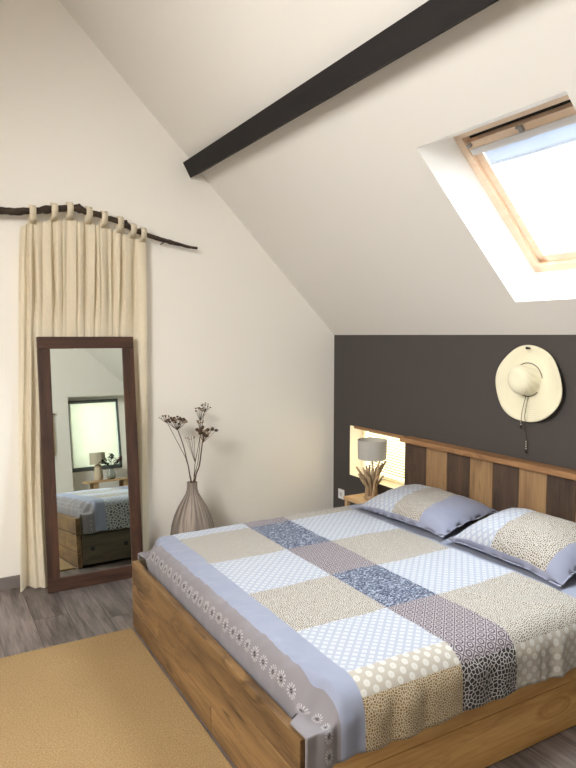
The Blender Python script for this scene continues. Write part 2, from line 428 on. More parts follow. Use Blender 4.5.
m.color(m.mix((wv*.1+n2*.9).smooth(.3, .7), m.mix(n1, rgb(117, 93, 58), rgb(130, 105, 68)), m.mix(n1, rgb(148, 122, 82), rgb(160, 134, 94)))); m.bump(wv*.5+n2, .5, .004)
tag(done('sisal_rug', bm, m.m), 'golden beige woven sisal rug on the floor at the foot of the bed', 'rug')

# ------------------------------------------------------------------ bed
FX, BX1, BY0, BY1 = .982, 2.985, 1.63, 3.475       # foot face, wall end, near side, far side
bed = thing('bed_frame', 'rustic reclaimed pine double bed against the charcoal wall', 'bed', (1.95, 2.55, 0))
bm = B(); TH = .036
g = .006
def planksY(z0, z1, cuts):
    for a, b in zip(cuts[:-1], cuts[1:]): box(bm, (FX, a+g/2, z0), (FX+TH, b-g/2, z1-g), .003)
planksY(.004, .125, [BY0, 2.35, BY1]); planksY(.125, .262, [BY0, 3.02, BY1]); planksY(.262, .39, [BY0, BY1])
done('footboard', bm, M_bedY, bed)
bm = B()
box(bm, (FX+TH+.001, BY0, .004), (2.9, BY0+.03, .205), .003); box(bm, (FX+TH+.001, BY0, .208), (2.9, BY0+.03, .39), .003)
done('side_rail', bm, M_bedX, bed)
bm = B(); box(bm, (FX+TH+.001, BY1-.03, .255), (2.9, BY1, .39), .003)
o = done('side_rail', bm, M_greywood, bed); o['label'] = 'side rail facing the mirror above the drawers'
for k, (a, b) in enumerate(((FX+TH+.004, 1.95), (1.954, 2.895))):
    bm = B(); box(bm, (a, BY1-.032, .02), (b, BY1-.002, .25), .003)
    d = done('drawer', bm, M_greywood, bed)
    d['label'] = ('drawer at the foot end with two finger holes', 'drawer at the headboard end with two finger holes')[k]
    for hx in ((1.10, 1.36) if k == 0 else (2.3, 2.55)):
        bm = B()
        fs = tube(bm, [(hx, BY1-.004, .137), (hx, BY1-.0005, .137)], .018, 16); done('finger_hole_shade', bm, M_black, d)  # black disc painted for the shade inside the finger hole
bm = B(); box(bm, (FX+TH+.003, BY0+.033, .23), (2.9, BY1-.034, .26), .002, r=.4); done('mattress_base', bm, M_bedX, bed)
# headboard
HX = 2.92
bm = B(); cuts = [1.62, 1.78, 1.92, 2.078, 2.257, 2.444, 2.635, 2.818, 3.017, 3.212, 3.432]
for k in range(len(cuts)-1):
    box(bm, (HX, cuts[k]+.0012, .01), (HX+.03, cuts[k+1]-.0012, .907), .003, mi=k % 2)
hb = done('headboard', bm, [M_bedZl, M_bedZd], bed); hb['label'] = 'headboard of alternating light and dark vertical planks'
bm = B(); box(bm, (HX-.035, 1.60, .907), (XR-.004, 3.447, .94), .004); box(bm, (HX+.032, 1.63, .01), (XR-.004, 1.67, .905), .003); box(bm, (HX+.032, 3.39, .01), (XR-.004, 3.43, .905), .003)
done('ledge', bm, M_ledge, hb)
# mattress
bm = B(); box(bm, (FX+TH+.085, BY0+.085, .262), (2.9, BY1-.085, .478), .05)
tag(done('mattress', bm, plain('mattress_ticking', rgb(226, 224, 220), .9, 0, 30)), 'white mattress in the pine bed under the patchwork quilt', 'mattress')

# ------------------------------------------------------------------ quilt fabrics (UV in metres)
def fab(name, fn, rough=.85):
    m = Mat(name, rough); u, v, _ = m.xyz(m.uv()); fn(m, u, v)
    n = m.noise(m.vec(u, v, 0.0), 260, 2); m.bump(n, .2, .002)
    if 'Sheen Weight' in m.p.inputs: m.p.inputs['Sheen Weight'].default_value = .15
    return m.m
def speckle(dark, light, scale, th):
    def f(m, u, v):
        n = m.vor(m.vec(u, v, 0.0), scale, 'DISTANCE_TO_EDGE'); d = E(m.nt, n.outputs['Distance'])
        big = m.noise(m.vec(u, v, 0.0), 14, 2)
        m.color(m.mix(d.smooth(th*.5, th*1.4), light, m.mix(big, tuple(c*.85 for c in dark[:3])+(1,), tuple(c*1.15 for c in dark[:3])+(1,))))
    return f
def diamonds(base, light, p, th=.3):
    def f(m, u, v):
        a = ((u+v)/p).frac()-.5; b = ((u-v)/p).frac()-.5
        d = a.abs().max(b.abs())
        d2 = (a*a+b*b).sqrt()
        k = (1.0-d.smooth(th-.06, th+.06))*(d2.smooth(.05, .12)*.6+.4)
        m.color(m.mix(k, base, light))
    return f
def squiggle(base, light, scale):
    def f(m, u, v):
        w = m.vec(u+0.0, v*1.6, 0.0)
        n = m.noise(w, scale, 1.5, .5); d = ((n*5.0).frac()-.5).abs()
        big = m.noise(w, 9, 2)
        m.color(m.mix(1.0-d.smooth(.1, .22), m.mix(big, tuple(c*.75 for c in base[:3])+(1,), tuple(c*1.25 for c in base[:3])+(1,)), light))
    return f
def lattice(base, line, p):
    def f(m, u, v):
        a = ((u+v)/p).frac()-.5; b = ((u-v)/p).frac()-.5
        d2 = (a*a+b*b).sqrt()
        ring = 1.0-(d2-.3).abs().smooth(.05, .11)
        dot = 1.0-d2.smooth(.06, .12)
        ln = (a.abs().max(b.abs())).smooth(.42, .47)
        m.color(m.mix((ring.max(dot)).max(ln), base, line))
    return f
def dots(base, light, p):
    def f(m, u, v):
        a = ((u+v)/p).frac()-.5; b = ((u-v)/p).frac()-.5
        d2 = (a*a+b*b).sqrt()
        m.color(m.mix((1.0-d2.smooth(.30, .37))*(1.0-(1.0-d2.smooth(.08, .14))*.3), base, light))
    return f
def motif(base, light, dark, s_mid, p, R=.022):
    def f(m, u, v):
        x = u-s_mid; y = ((v/p).frac()-.5)*p
        r = (x*x+y*y).sqrt(); th = y.atan2(x)
        pet = ((th*12).cos().smooth(.1, .5))*(r.smooth(R*.75, R*.85))*(1.0-r.smooth(R*1.5, R*1.65))
        core = (r.lt(R*.5))*((x*520).sin()*(y*520).sin()).gt(-.25)
        n = m.noise(m.vec(u, v, 0.0), 10, 2)
        c = m.mix(n, tuple(k*.9 for k in base[:3])+(1,), base)
        m.color(m.mix(core, m.mix(pet, c, light), dark))
    return f
def fq(*c): return (*[v*.49 for v in lin(c)], 1.0)
Q = [
 fab('fabric_beige_speckle', speckle(fq(130, 114, 93), fq(240, 235, 226), 102, .17)),
 fab('fabric_white_diamond', diamonds(fq(202, 210, 228), fq(236, 240, 248), .042)),
 fab('fabric_blue_squiggle', squiggle(fq(44, 64, 106), fq(190, 202, 222), 30)),
 fab('fabric_mauve_lattice', lattice(fq(208, 200, 206), fq(92, 72, 84), .056)),
 fab('fabric_black_leopard', speckle(fq(22, 18, 24), fq(240, 236, 234), 62, .10)),
 fab('fabric_gold_speckle', speckle(fq(166, 128, 68), fq(250, 238, 208), 105, .14)),
 fab('fabric_cream_dots', dots(fq(218, 210, 196), fq(250, 247, 240), .052)),
 fab('fabric_border_plain', lambda m, u, v: m.color(m.mix(m.noise(m.vec(u, v, 0.0), 6, 2), fq(166, 174, 200), fq(184, 192, 216)))),
 fab('fabric_border_motif', motif(fq(166, 160, 166), fq(226, 222, 222), fq(52, 40, 40), 1.02, .068, .0165)),
 fab('fabric_slate_speckle', speckle(fq(92, 98, 108), fq(226, 228, 228), 46, .2)),
]
ZT = .513; RN = .095; NYF = 1.70; NPL = NYF-RN           # near side profile
def tprof(t):
    """unfolded width -> (y, drop, steepness)"""
    def half(e):                   # e: distance past the flat edge
        if e <= 0: return 0, 0
        if e < RN*pi/2: a = e/RN; return RN*sin(a), RN*(1-cos(a))
        return RN, RN+(e-RN*pi/2)
    if t < NYF:
        a, b = half(NYF-t); return NYF-a, b
    FYF = 3.415
    if t > FYF:
        a, b = half(t-FYF); return FYF+a, b
    return t, 0
SF, RS = 1.135, .095
def sprof(s):
    e = SF-s
    if e <= 0: return s, 0
    if e < RS*1.35: a = e/RS; return SF-RS*sin(a), RS*(1-cos(a))
    a = 1.35; e2 = e-RS*a
    return SF-RS*sin(a)-min(e2*.12, .006), RS*(1-cos(a))+e2*.98
TN = NYF-RN*pi/2-(ZT-RN-.288); TF = 3.415+RN*pi/2+(ZT-RN-.262)
SH0, SH1 = .885, 2.86
sb = [SH0, 1.095, 1.21, 1.65, 1.93, 2.42, SH1]; tb = [TN, 1.598, 1.70, 2.04, 2.46, 2.88, 3.33, 3.52, TF]
def grid(br, st):
    r = []
    for a, b in zip(br[:-1], br[1:]):
        n = max(1, round((b-a)/st)); r += [a+(b-a)*k/n for k in range(n)]
    return r+[br[-1]]
gs, gt = grid(sb, .0125), grid(tb, .0125)
def qmat(s, t):
    if s < 1.095: return 8
    if s < 1.21 or s > 2.42: return 7
    near, far = t < 1.598, t > 3.52
    if 1.65 < s < 1.93:
        if near or far: return 4
        return 2 if (2.88 < t < 3.33 or 2.04 < t < 2.46) else 3
    left = s < 1.65
    row = 0 if t > 3.33 else 1 if t > 2.88 else 2 if t > 2.46 else 3 if t > 2.04 else 4
    if far: return 9
    if near: return 5 if left else 6
    if left and 1.598 < t < 1.70: return 6  # shading of the white patch over the bend, put in as cream cloth
    return (1 if row % 2 == 0 else 0) if left else (0 if row % 2 == 0 else 1)
bm = B(); UV = bm.loops.layers.uv['UVMap']; gv = []
SE = 1.14
for s in gs:
    row = []
    for t in gt:
        x, ds = sprof(s); y, dt = tprof(t)
        hang = sstep(RN*.6, RN*1.3, dt)                 # 1 where the cloth hangs outside the rails
        z = ZT-ds-dt
        e_ = 1.83-y if t < 2.5 else y-3.30
        bl = sstep(0, .11, e_); bx_ = sstep(.09, .135, e_)
        xe = .985 if t < 2.5 else 1.032
        xf = s if s > SE else xe+(s-SH0)/(SE-SH0)*(SE-xe)
        df = max(0, .104-dt)*sstep(SE, 1.02, s)
        x = x*(1-bx_)+xf*bx_; ds = ds*(1-bl)+df*bl
        z = ZT-ds-dt
        # hanging folds and hem
        out = (.010*sin(s*21+1.3*nz(s*2, 1))+.012*nz(s*9, t*2, 3)+.022*sstep(1.9, 2.1, s)*(.5-abs(nz(s*11, .3+t*.5, 6))*1.6))*hang
        if t < 2.5: y += -abs(out)*1.0-.002*hang
        else: y += abs(out)+.004*hang
        z += hang*.012*nz(s*6, 5.5)*(1 if dt > RN else 0)
        # soft puff and wrinkles on top
        top = 1-sstep(0.0, .05, dt)
        z += top*(.006*nz(s*3.1, t*3.1, 1)+.003*nz(s*9, t*9, 2)+.0022*nz(s*5+t*20, t*6-s*14, 4))
        wr = sstep(1.26, 1.02, s)
        wr *= 1-.9*bl
        z += wr*(.010*nz(s*7+t*11, t*13-s*3, 7)+.012*(abs(nz(t*17+s*12, s*7-t*3, 8))-.2)+.006*nz(t*34+s*26, s*10, 4))*(1-hang*.6)
        x += wr*.010*abs(nz(t*9, s*8, 9))*(1-hang)
        z += top*.010*max(0, .22-abs(nz(s*3.2+t*2.2, t*1.6-s*.8, 12)))*4*sstep(2.0, 2.35, s)*sstep(2.6, 1.9, t)
        row.append((Vector((x, y, z)), (s, t)))
    gv.append(row)
V = [[bm.verts.new(p[0]) for p in row] for row in gv]
for i in range(len(gs)-1):
    for j in range(len(gt)-1):
        f = bm.faces.new((V[i][j], V[i+1][j], V[i+1][j+1], V[i][j+1])); f.smooth = True
        f.material_index = qmat((gs[i]+gs[i+1])/2, (gt[j]+gt[j+1])/2)
        for l, (a, b) in zip(f.loops, ((i, j), (i+1, j), (i+1, j+1), (i, j+1))): l[UV].uv = gv[a][b][1]
quilt = done('patchwork_quilt', bm, Q, smooth=True, normals=False)
md = quilt.modifiers.new('t', 'SOLIDIFY'); md.thickness = .006; md.offset = -1
tag(quilt, 'patchwork quilt of white, beige, blue and mauve squares spread over the bed', 'quilt')

# ------------------------------------------------------------------ pillows
PQ = [Q[1], Q[0], fab('pillow_lilac', lambda m, u, v: m.color(m.mix(m.noise(m.vec(u, v, 0.0), 7, 2), fq(160, 164, 190), fq(182, 187, 212))))]
def pillow(label, loc, rot, sx, sy, T, seed, cut):
    bm = B(); UV = bm.loops.layers.uv['UVMap']; n = 44
    def pt(i, j, side):
        u = -1+2*i/n; v = -1+2*j/n
        fl = .94
        uu, vv = min(1, abs(u)/fl), min(1, abs(v)/fl)
        h = ((1-uu**2.6)**.62)*((1-vv**2.6)**.62)
        x = u*sx/2*(1-.07*(1-abs(u)**3)*0-.06*(1-v*v)*abs(u)**2); y = v*sy/2*(1-.05*(1-u*u)*abs(v)**2)
        w = .010*nz(u*2.5+seed, v*2.5, side)+.006*nz(u*6+seed, v*6+3, side)
        z = (T*.60*h if side > 0 else -T*.40*h)+w*(h**.3 if h > 0 else 0)*1.0
        edge = max(abs(u), abs(v))
        z += .010*nz(u*3+seed, v*3, 9)*sstep(.8, 1, edge)
        z += -.012*(abs(u)*abs(v))**3
        return Vector((x, y, z)), (x, y)
    for side in (1, -1):
        G = [[None]*(n+1) for _ in range(n+1)]
        for i in range(n+1):
            for j in range(n+1):
                p, q = pt(i, j, side); 
                if side < 0: p = p-Vector((0, 0, .002))
                G[i][j] = (bm.verts.new(p), q)
        for i in range(n):
            for j in range(n):
                ids = ((i, j), (i+1, j), (i+1, j+1), (i, j+1)); ids = ids if side > 0 else ids[::-1]
                f = bm.faces.new([G[a][b][0] for a, b in ids])
                u, v = -1+2*(i+.5)/n, -1+2*(j+.5)/n
                f.material_index = 2 if (max(abs(u), abs(v)) > .93 or side < 0 or v < cut[0]) else (0 if v > cut[1] else 1)
                for l, (a, b) in zip(f.loops, ids): l[UV].uv = G[a][b][1]
    bmesh.ops.remove_doubles(bm, verts=bm.verts, dist=.0025)
    o = done('pillow', bm, PQ, smooth=True, normals=False)
    o.location = loc; o.rotation_euler = rot
    mw = Matrix.LocRotScale(Vector(loc), Euler(rot), None); inv = mw.inverted()
    for v in o.data.vertices:
        q = mw @ v.co; zm = ZT+.013; e_ = (q.z-zm)/.007; q.z = zm+.007*(math.log1p(exp(e_)) if e_ < 30 else e_); q.x = min(q.x, 2.912); v.co = inv @ q
    return tag(o, label, 'pillow', 'patchwork pillows by the headboard')
pillow('patchwork pillow beside the small lit window and lamp', (2.665, 2.945, .586), (radians(-1), radians(-8), radians(3)), .50, .78, .165, 1.7, (-.45, .12))
pillow('patchwork pillow under the straw hat, farther from the lamp', (2.675, 2.145, .600), (radians(0), radians(-11.5), radians(-2)), .50, .74, .195, 5.2, (-.72, .16))

# ------------------------------------------------------------------ nightstand, lamp, outlet
NS = (2.70, 3.545, 2.965, 3.865, .45)
nt_ = thing('nightstand', 'small light wood nightstand between the bed and the corner', 'nightstand', (2.83, 3.685, 0))
bm = B(); box(bm, (NS[0], NS[1], NS[4]-.022), (NS[2], NS[3], NS[4]), .003); done('table_top', bm, M_table, nt_)
for x in (NS[0]+.01, NS[2]-.04):
    for y in (NS[1]+.005, NS[3]-.035):
        bm = B(); box(bm, (x, y, .001), (x+.03, y+.03, NS[4]-.023), .003); done('leg', bm, M_table, nt_)
bm = B(); box(bm, (NS[0]+.012, NS[1]+.02, .20), (NS[2]-.012, NS[3]-.02, .215), .002); done('shelf', bm, M_table, nt_)

LP = Vector((2.84, 3.70, NS[4]+.0005))
lamp = thing('table_lamp', 'driftwood table lamp with pale grey drum shade on the nightstand', 'lamp', LP)
bm = B()
for k in range(26):
    a = k*2.399; inn = .018+.030*((k*7) % 10)/10
    top = .16+.13*((k*13) % 11)/11; lean = .02+.07*((k*5) % 9)/9
    p0 = LP+Vector((cos(a)*inn, sin(a)*inn, .002)); p1 = LP+Vector((cos(a+.3)*inn*.8, sin(a+.3)*inn*.8, top*.45)); p2 = LP+Vector((cos(a+.2)*(inn+lean), sin(a+.2)*(inn+lean), top))
    mid = (p1+p2)/2+Vector((random.uniform(-.008, .008), random.uniform(-.008, .008), .005))
    tube(bm, [p0, p1, mid, p2], [.013, .012, .010, .006], 6, r=random.random(), jit=.3)
lathe(bm, [(.055, 0), (.06, .01), (.05, .03)], 20, LP)
done('driftwood_base', bm, M_drift, lamp, True)
bm = B(); tube(bm, [LP+Vector((0, 0, .02)), LP+Vector((0, 0, .33))], .006, 8); done('stem', bm, M_metal, lamp, True)
bm = B()
lathe(bm, [(.104, .298), (.108, .438)], 40, LP, cap=(False, False)); lathe(bm, [(.106, .438), (.102, .298)], 40, LP, cap=(False, False))
for k in range(3):
    a = k*2.094; tube(bm, [LP+Vector((0, 0, .33)), LP+Vector((cos(a)*.103, sin(a)*.103, .315))], .002, 5)
done('lamp_shade', bm, M_shade, lamp, True, normals=False)

ot = thing('wall_outlet', 'white wall outlet on the charcoal wall above the nightstand corner', 'outlet', (XR-.001, 4.30, .335))
bm = B(); box(bm, (XR-.010, 4.26, .295), (XR-.001, 4.34, .375), .003); done('faceplate', bm, M_whitep, ot)
bm = B(); tube(bm, [(XR-.012, 4.30, .335), (XR-.0095, 4.30, .335)], .02, 16); done('socket', bm, plain('socket_grey', rgb(190, 190, 190), .4), ot)

# ------------------------------------------------------------------ mirror (leans on the wall)
MX0, MX1, ML = .645, 1.272, 1.648
ang = math.asin(.157/ML)
MM = Matrix.Translation((MX0, 4.200, .002)) @ Matrix.Rotation(-ang, 4, 'X')   # local: x right, z up along the frame, y back
W = MX1-MX0; fw = .078
mir = thing('floor_mirror', 'tall brown wood framed mirror leaning against the cream curtain', 'mirror', (MX0+W/2, 4.22, 0))
bm = B()
box(bm, (0, 0, 0), (W, .028, fw+.008), .004, mi=0, M=MM, r=.3); box(bm, (0, 0, ML-fw), (W, .028, ML), .004, mi=0, M=MM, r=.6)
box(bm, (0, 0, fw+.009), (fw, .028, ML-fw-.001), .004, mi=1, M=MM, r=.4); box(bm, (W-fw, 0, fw+.009), (W, .028, ML-fw-.001), .004, mi=1, M=MM, r=.7)
done('frame', bm, [M_mirrorX, M_mirrorZ], mir)
bm = B(); box(bm, (fw-.01, .012, fw-.005), (W-fw+.01, .016, ML-fw+.01), 0, M=MM); done('mirror_glass', bm, M_mirror, mir)
bm = B(); box(bm, (.01, .0285, .01), (W-.01, .031, ML-.01), 0, M=MM); done('backing_board', bm, M_greywood, mir)

# ------------------------------------------------------------------ branch and curtain
BR = [(-.35, 2.385), (-.05, 2.395), (.2, 2.392), (.343, 2.402), (.455, 2.417), (.541, 2.421), (.629, 2.431), (.75, 2.455), (.862, 2.474), (.915, 2.480), (.963, 2.461), (1.067, 2.446), (1.15, 2.425), (1.213, 2.408), (1.268, 2.378), (1.407, 2.334), (1.588, 2.297), (1.68, 2.283), (1.762, 2.272)]
bx = [p[0] for p in BR]; bz = [p[1] for p in BR]
pts, rad = [], []
x = -.35
while x <= 1.762:
    pts.append((x, 4.352+.006*nz(x*6, 2), interp(bx, bz, x)+.004*nz(x*14, 7)))
    rr = interp([-.35, .5, .9, 1.25, 1.5, 1.762], [.024, .022, .021, .0175, .015, .008], x)
    rr *= 1+.22*nz(x*17, 3)
    for c, a_ in ((.925, .45), (1.228, .45), (1.55, .2), (.72, .15)): rr *= 1+a_*exp(-((x-c)/.018)**2)
    pts[-1] = pts[-1]; rad.append(rr); x += .014
br = thing('branch_rod', 'gnarled dark branch hung on the white wall as a curtain rod', 'branch', (.7, 4.36, 2.43))
bm = B(); tube(bm, pts, rad, 10, jit=.18); done('branch', bm, M_branch, br, True)
bm = B(); tube(bm, [(.925, 4.35, 2.485), (.93, 4.345, 2.507)], [.016, .008], 7, jit=.3); done('knot_stub', bm, M_branch, br, True)
bm = B(); tube(bm, [(1.232, 4.35, 2.405), (1.238, 4.345, 2.430)], [.013, .006], 7, jit=.3); done('knot_stub', bm, M_branch, br, True)
for bxx in (.30, 1.50):
    bm = B(); z0 = interp(bx, bz, bxx); tube(bm, [(bxx, YB-.002, z0-.02), (bxx, 4.38, z0-.02), (bxx, 4.362, z0-.012)], .004, 8); done('wall_hook', bm, M_black, br)

TABS = [(.640, 2.377), (.772, 2.405), (.868, 2.418), (.989, 2.404), (1.087, 2.388), (1.194, 2.362), (1.280, 2.335), (1.351, 2.312)]
cur = thing('curtain', 'cream cotton tab top curtain hanging from the branch behind the mirror', 'curtain', (1.0, 4.39, 0))
tx = [a for a, _ in TABS]; tz = [b for _, b in TABS]
def ctop(x):
    z = interp([.56]+tx+[1.385], [2.345]+tz+[2.300], x)
    d = min(abs(x-a) for a in tx)
    return z-.016*sstep(.01, .055, d)
bm = B(); nu, nv = 300, 70; G = []
rc = random.Random(11)
CRE = []
for k in range(15):
    CRE.append((.03+.94*(k+.5)/15+rc.uniform(-.022, .022), rc.uniform(.006, .016), rc.choice((.014, .024, .046, .055)), rc.uniform(-.03, .03), rc.uniform(0, .8)))
def ymir(z): return 4.200+.157*z/ML+.031+.008
for i in range(nu+1):
    u = i/nu; xt = .572+(1.376-.572)*u; row = []
    for j in range(nv+1):
        w = j/nv
        left = -.072*w**.6
        xb = xt+left*(1-u)**2.2+(-.012*w)*u
        z = ctop(xt)*(1-w)+.006*w
        yy = 4.372+.010*sin(u*38+1.2*sin(w*3+u*4))*(.4+.6*sstep(0, .1, w))+.006*nz(u*14, w*2.5)
        for (cu, cw, cd, dr, ph) in CRE:
            d = (u-cu-dr*w-.006*sin(w*7+ph*9))/(cw*(1+.8*w))
            if abs(d) < 3: yy += cd*exp(-d*d)*(.35+.65*sstep(0, .12, w))*(1-.45*sstep(ph*.5+.3, ph*.5+.7, w))
        yy -= .05*sstep(.2, .0, u)*sstep(1.2, .2, z)
        yy -= .02*sstep(.22, .0, u)*sin(u*60+w*1.5)*sstep(1.3, .4, z)
        xb += .008*sin(w*5+u*8)*w
        bel = sstep(1.95, 1.66, z)*sstep(.56, .64, xb)*sstep(1.345, 1.29, xb)
        lo = ymir(min(z, ML)); hi = 4.409
        sq = lo+(hi-lo)*max(0, min(1, (yy-4.350)/.055))
        yy = yy*(1-bel)+sq*bel
        yy = min(yy, 4.409)
        row.append(bm.verts.new((xb, yy, z)))
    G.append(row)
for i in range(nu):
    for j in range(nv): bm.faces.new((G[i][j], G[i+1][j], G[i+1][j+1], G[i][j+1]))
setr(bm, bm.faces, .5); done('cloth', bm, M_curtain, cur, True)
for (a, b) in TABS:
    bm = B(); z0 = interp(bx, bz, a); R = .037; path = []
    path.append((4.366, b-.02)); path.append((4.352-R*.75, b+.012))
    for k in range(9):
        an = pi+ -pi*k/8
        path.append((4.352+R*cos(an), z0+R*sin(an)))
    path.append((4.380, b+.012)); path.append((4.384, b-.02))
    wd = .020; prev = None
    for (yy, zz) in path:
        cur_ = (bm.verts.new((a-wd, yy, zz)), bm.verts.new((a+wd, yy, zz)))
        if prev: bm.faces.new((prev[0], prev[1], cur_[1], cur_[0]))
        prev = cur_
    setr(bm, bm.faces, .5); o = done('tab', bm, M_curtain, cur, True)
    md = o.modifiers.new('t', 'SOLIDIFY'); md.thickness = .002

# ------------------------------------------------------------------ vase and dried flowers
VC = Vector((1.63, 4.2, 0.001))
m = Mat('split_wood_vase', .7)
x = m.xyz(m.obj()); th = (x[1]-VC.y).atan2(x[0]-VC.x)
n1 = m.noise(m.vec(th*7.0, x[2]*1.3, 0.0), 1.0, 6, .72); n2 = m.noise(m.vec(th*40.0, x[2]*3.0, 2.0), 1.0, 3)
g_ = (n1*.6+n2*.4).smooth(.38, .60)
m.color(m.mix(g_, rgb(78, 67, 60), rgb(168, 154, 142))); m.bump(g_, .5, .006); M_vase = m.m
bm = B()
vp = [(.08, 0), (.11, .012), (.140, .08), (.156, .17), (.158, .235), (.150, .30), (.130, .37), (.102, .435), (.070, .49), (.047, .53), (.038, .56), (.036, .59), (.037, .612), (.033, .613), (.031, .60), (.031, .55), (.040, .50), (.06, .45), (.08, .42)]
zs = []
for i in range(len(vp)-1):
    for k in range(3): 
        t = k/3; zs.append((vp[i][0]*(1-t)+vp[i+1][0]*t, vp[i][1]*(1-t)+vp[i+1][1]*t))
zs.append(vp[-1])
lathe(bm, zs, 96, VC, rf=lambda a, z: 1+.012*nz(cos(a)*9, sin(a)*9, z*2)+.010*nz(a*14, z*1.5)+.006*cos(a*19+nz(z*4)*2+nz(a*3)*5))
tag(done('vase', bm, M_vase, smooth=True), 'bulbous ribbed wooden floor vase holding dried flowers by the wall', 'vase')
M_stem = plain('dry_stem', rgb(92, 74, 58), .8); M_seed = plain('dry_seed', rgb(84, 64, 47), .85, 0, 60, .4); M_seedl = plain('pale_seed', rgb(150, 132, 108), .85, 0, 60, .3)
def flower(label, path, heads, w=.0035):
    pts = [(p[0], p[1], p[2]) for p in path]
    t = thing('dried_flower', label, 'dried flower', pts[0], 'dried flower stalks in the wooden vase')
    bm = B(); P = []
    for i in range(len(pts)-1):
        for k in range(5):
            q = Vector(pts[i]).lerp(Vector(pts[i+1]), k/5); P.append(q+Vector((.004*nz(q.z*20, i), .003*nz(q.z*20, i+4), 0)))
    P.append(Vector(pts[-1])); tube(bm, P, [w*1.25*(1-.5*i/len(P)) for i in range(len(P))], 6); done('stem', bm, M_stem, t, True)
    for (c, rad, n, sz, dark, base) in heads:
        bm = B(); c = Vector(c); b = Vector(base)
        for k in range(n):
            a = k*2.399; r = rad*sqrt((k+.5)/n)
            q = c+Vector((cos(a)*r, sin(a)*r*.8, rad*.35*(1-(r/rad)**2)+random.uniform(-.012, .012)))
            tube(bm, [b, b.lerp(q, .5)+Vector((0, 0, -.004)), q], [.0012, .001, .0008], 4, mi=1)
            ball(bm, q, sz*random.uniform(.7, 1.25), 2 if k % 4 == 3 else 0, (1, 1, .75))
        done('seed_head', bm, [M_seed if dark else M_seedl, M_stem, M_seedl], t, True)
Z0 = .43
flower('thin dried stalk leaning left with a small seed head', [(1.622, 4.198, Z0), (1.617, 4.196, .615), (1.60, 4.185, .72), (1.572, 4.17, .80), (1.432, 4.15, 1.065)], [((1.418, 4.15, 1.09), .042, 12, .0065, True, (1.432, 4.15, 1.055))], .0028)
flower('dried stalk with a broad dense dark seed head', [(1.630, 4.215, Z0), (1.629, 4.216, .615), (1.615, 4.23, .72), (1.585, 4.24, .87), (1.543, 4.25, 1.0)], [((1.537, 4.25, 1.045), .078, 40, .0105, True, (1.543, 4.25, .985))], .0045)
flower('tallest thin dried stalk with a sparse pale head', [(1.638, 4.186, Z0), (1.636, 4.184, .615), (1.632, 4.15, .74), (1.655, 4.12, .92), (1.685, 4.09, 1.13)], [((1.685, 4.09, 1.16), .042, 14, .006, True, (1.685, 4.09, 1.12)), ((1.598, 4.14, .93), .038, 11, .006, False, (1.634, 4.145, .76))], .0028)
flower('dried stalk with large loose dark seeds on the right', [(1.644, 4.2, Z0), (1.647, 4.2, .615), (1.660, 4.2, .66), (1.688, 4.2, .73), (1.712, 4.2, .89), (1.722, 4.2, .93)], [((1.740, 4.2, .965), .082, 16, .0145, True, (1.718, 4.2, .89)), ((1.715, 4.2, .945), .03, 6, .016, True, (1.715, 4.2, .90))], .0055)
flower('thin dried stalk at the right with a pale upper spray', [(1.640, 4.212, Z0), (1.643, 4.212, .62), (1.70, 4.26, .74), (1.735, 4.305, .86), (1.745, 4.32, 1.03)], [((1.755, 4.32, 1.105), .055, 16, .007, True, (1.745, 4.32, 1.03)), ((1.74, 4.31, 1.02), .03, 9, .008, False, (1.743, 4.315, .95))], .0028)

# ------------------------------------------------------------------ straw hat
hat = thing('straw_hat', 'cream wide brim straw hat hanging on the charcoal wall', 'hat', (XR-.02, 2.43, 1.37))
m = Mat('straw', .75); x = m.xyz(m.obj())
rr = ((x[1]-2.43)*(x[1]-2.43)+(x[2]-1.375)*(x[2]-1.375)).sqrt()
wv = (rr*520).sin()*.5+.5; nn = m.noise(m.obj(), 220, 2)
m.color(m.mix((wv*.5+nn*.5), rgb(222, 215, 184), rgb(238, 233, 208))); m.bump(wv*.3+nn*.7, .12, .002); M_straw = m.m
bm = B(); seg = 72
HC = Vector((2.43, 1.372)); CC = Vector((2.432, 1.402))
def brim(a):   # a: angle in wall plane, 0 = +y, pi/2 = up
    r = .222*(1+.02*cos(2*a+.3))
    r *= 1-.035*sin(3*a+.6)
    return r
prof = [(1.0, .0), (.985, .004), (.93, .002), (.8, .0), (.66, .003), (.55, .008), (.485, .014), (.455, .03), (.44, .055), (.41, .085), (.35, .105), (.25, .117), (.12, .121), (.0, .122)]
rings = []
for (f, h) in prof:
    ring = []
    for k in range(seg):
        a = 2*pi*k/seg; R = brim(a)
        cf = sstep(.45, 1, f); cy = CC.x*(1-cf)+HC.x*cf; cz = CC.y*(1-cf)+HC.y*cf
        if f <= .485: R = .192
        wav = .014*(1+sin(2*a+1.0))*sstep(.5, 1, f)+.006*(1+sin(5*a))*sstep(.6, 1, f)
        ring.append(bm.verts.new((XR-.012-h-wav, cy+R*f*cos(a), cz+R*f*sin(a)*1.0)))
    rings.append(ring)
for i in range(len(rings)-1):
    for k in range(seg):
        if prof[i+1][0] == 0: continue
        bm.faces.new((rings[i][k], rings[i][(k+1) % seg], rings[i+1][(k+1) % seg], rings[i+1][k]))
bm.faces.new(rings[-2]); bmesh.ops.delete(bm, geom=[v for v in bm.verts if not v.link_faces], context='VERTS')
setr(bm, bm.faces, .5); o = done('brim_and_crown', bm, M_straw, hat, True); md = o.modifiers.new('t', 'SOLIDIFY'); md.thickness = .003; md.offset = 0
M_cord = plain('brown_cord', rgb(66, 50, 38), .8)
bm = B(); tube(bm, [(XR-.034-.004*cos(a), CC.x+.0945*cos(a), CC.y+.0945*sin(a)) for a in [2*pi*k/48-pi/2 for k in range(-6, 36)]], .0022, 6); done('hat_band', bm, M_cord, hat, True)
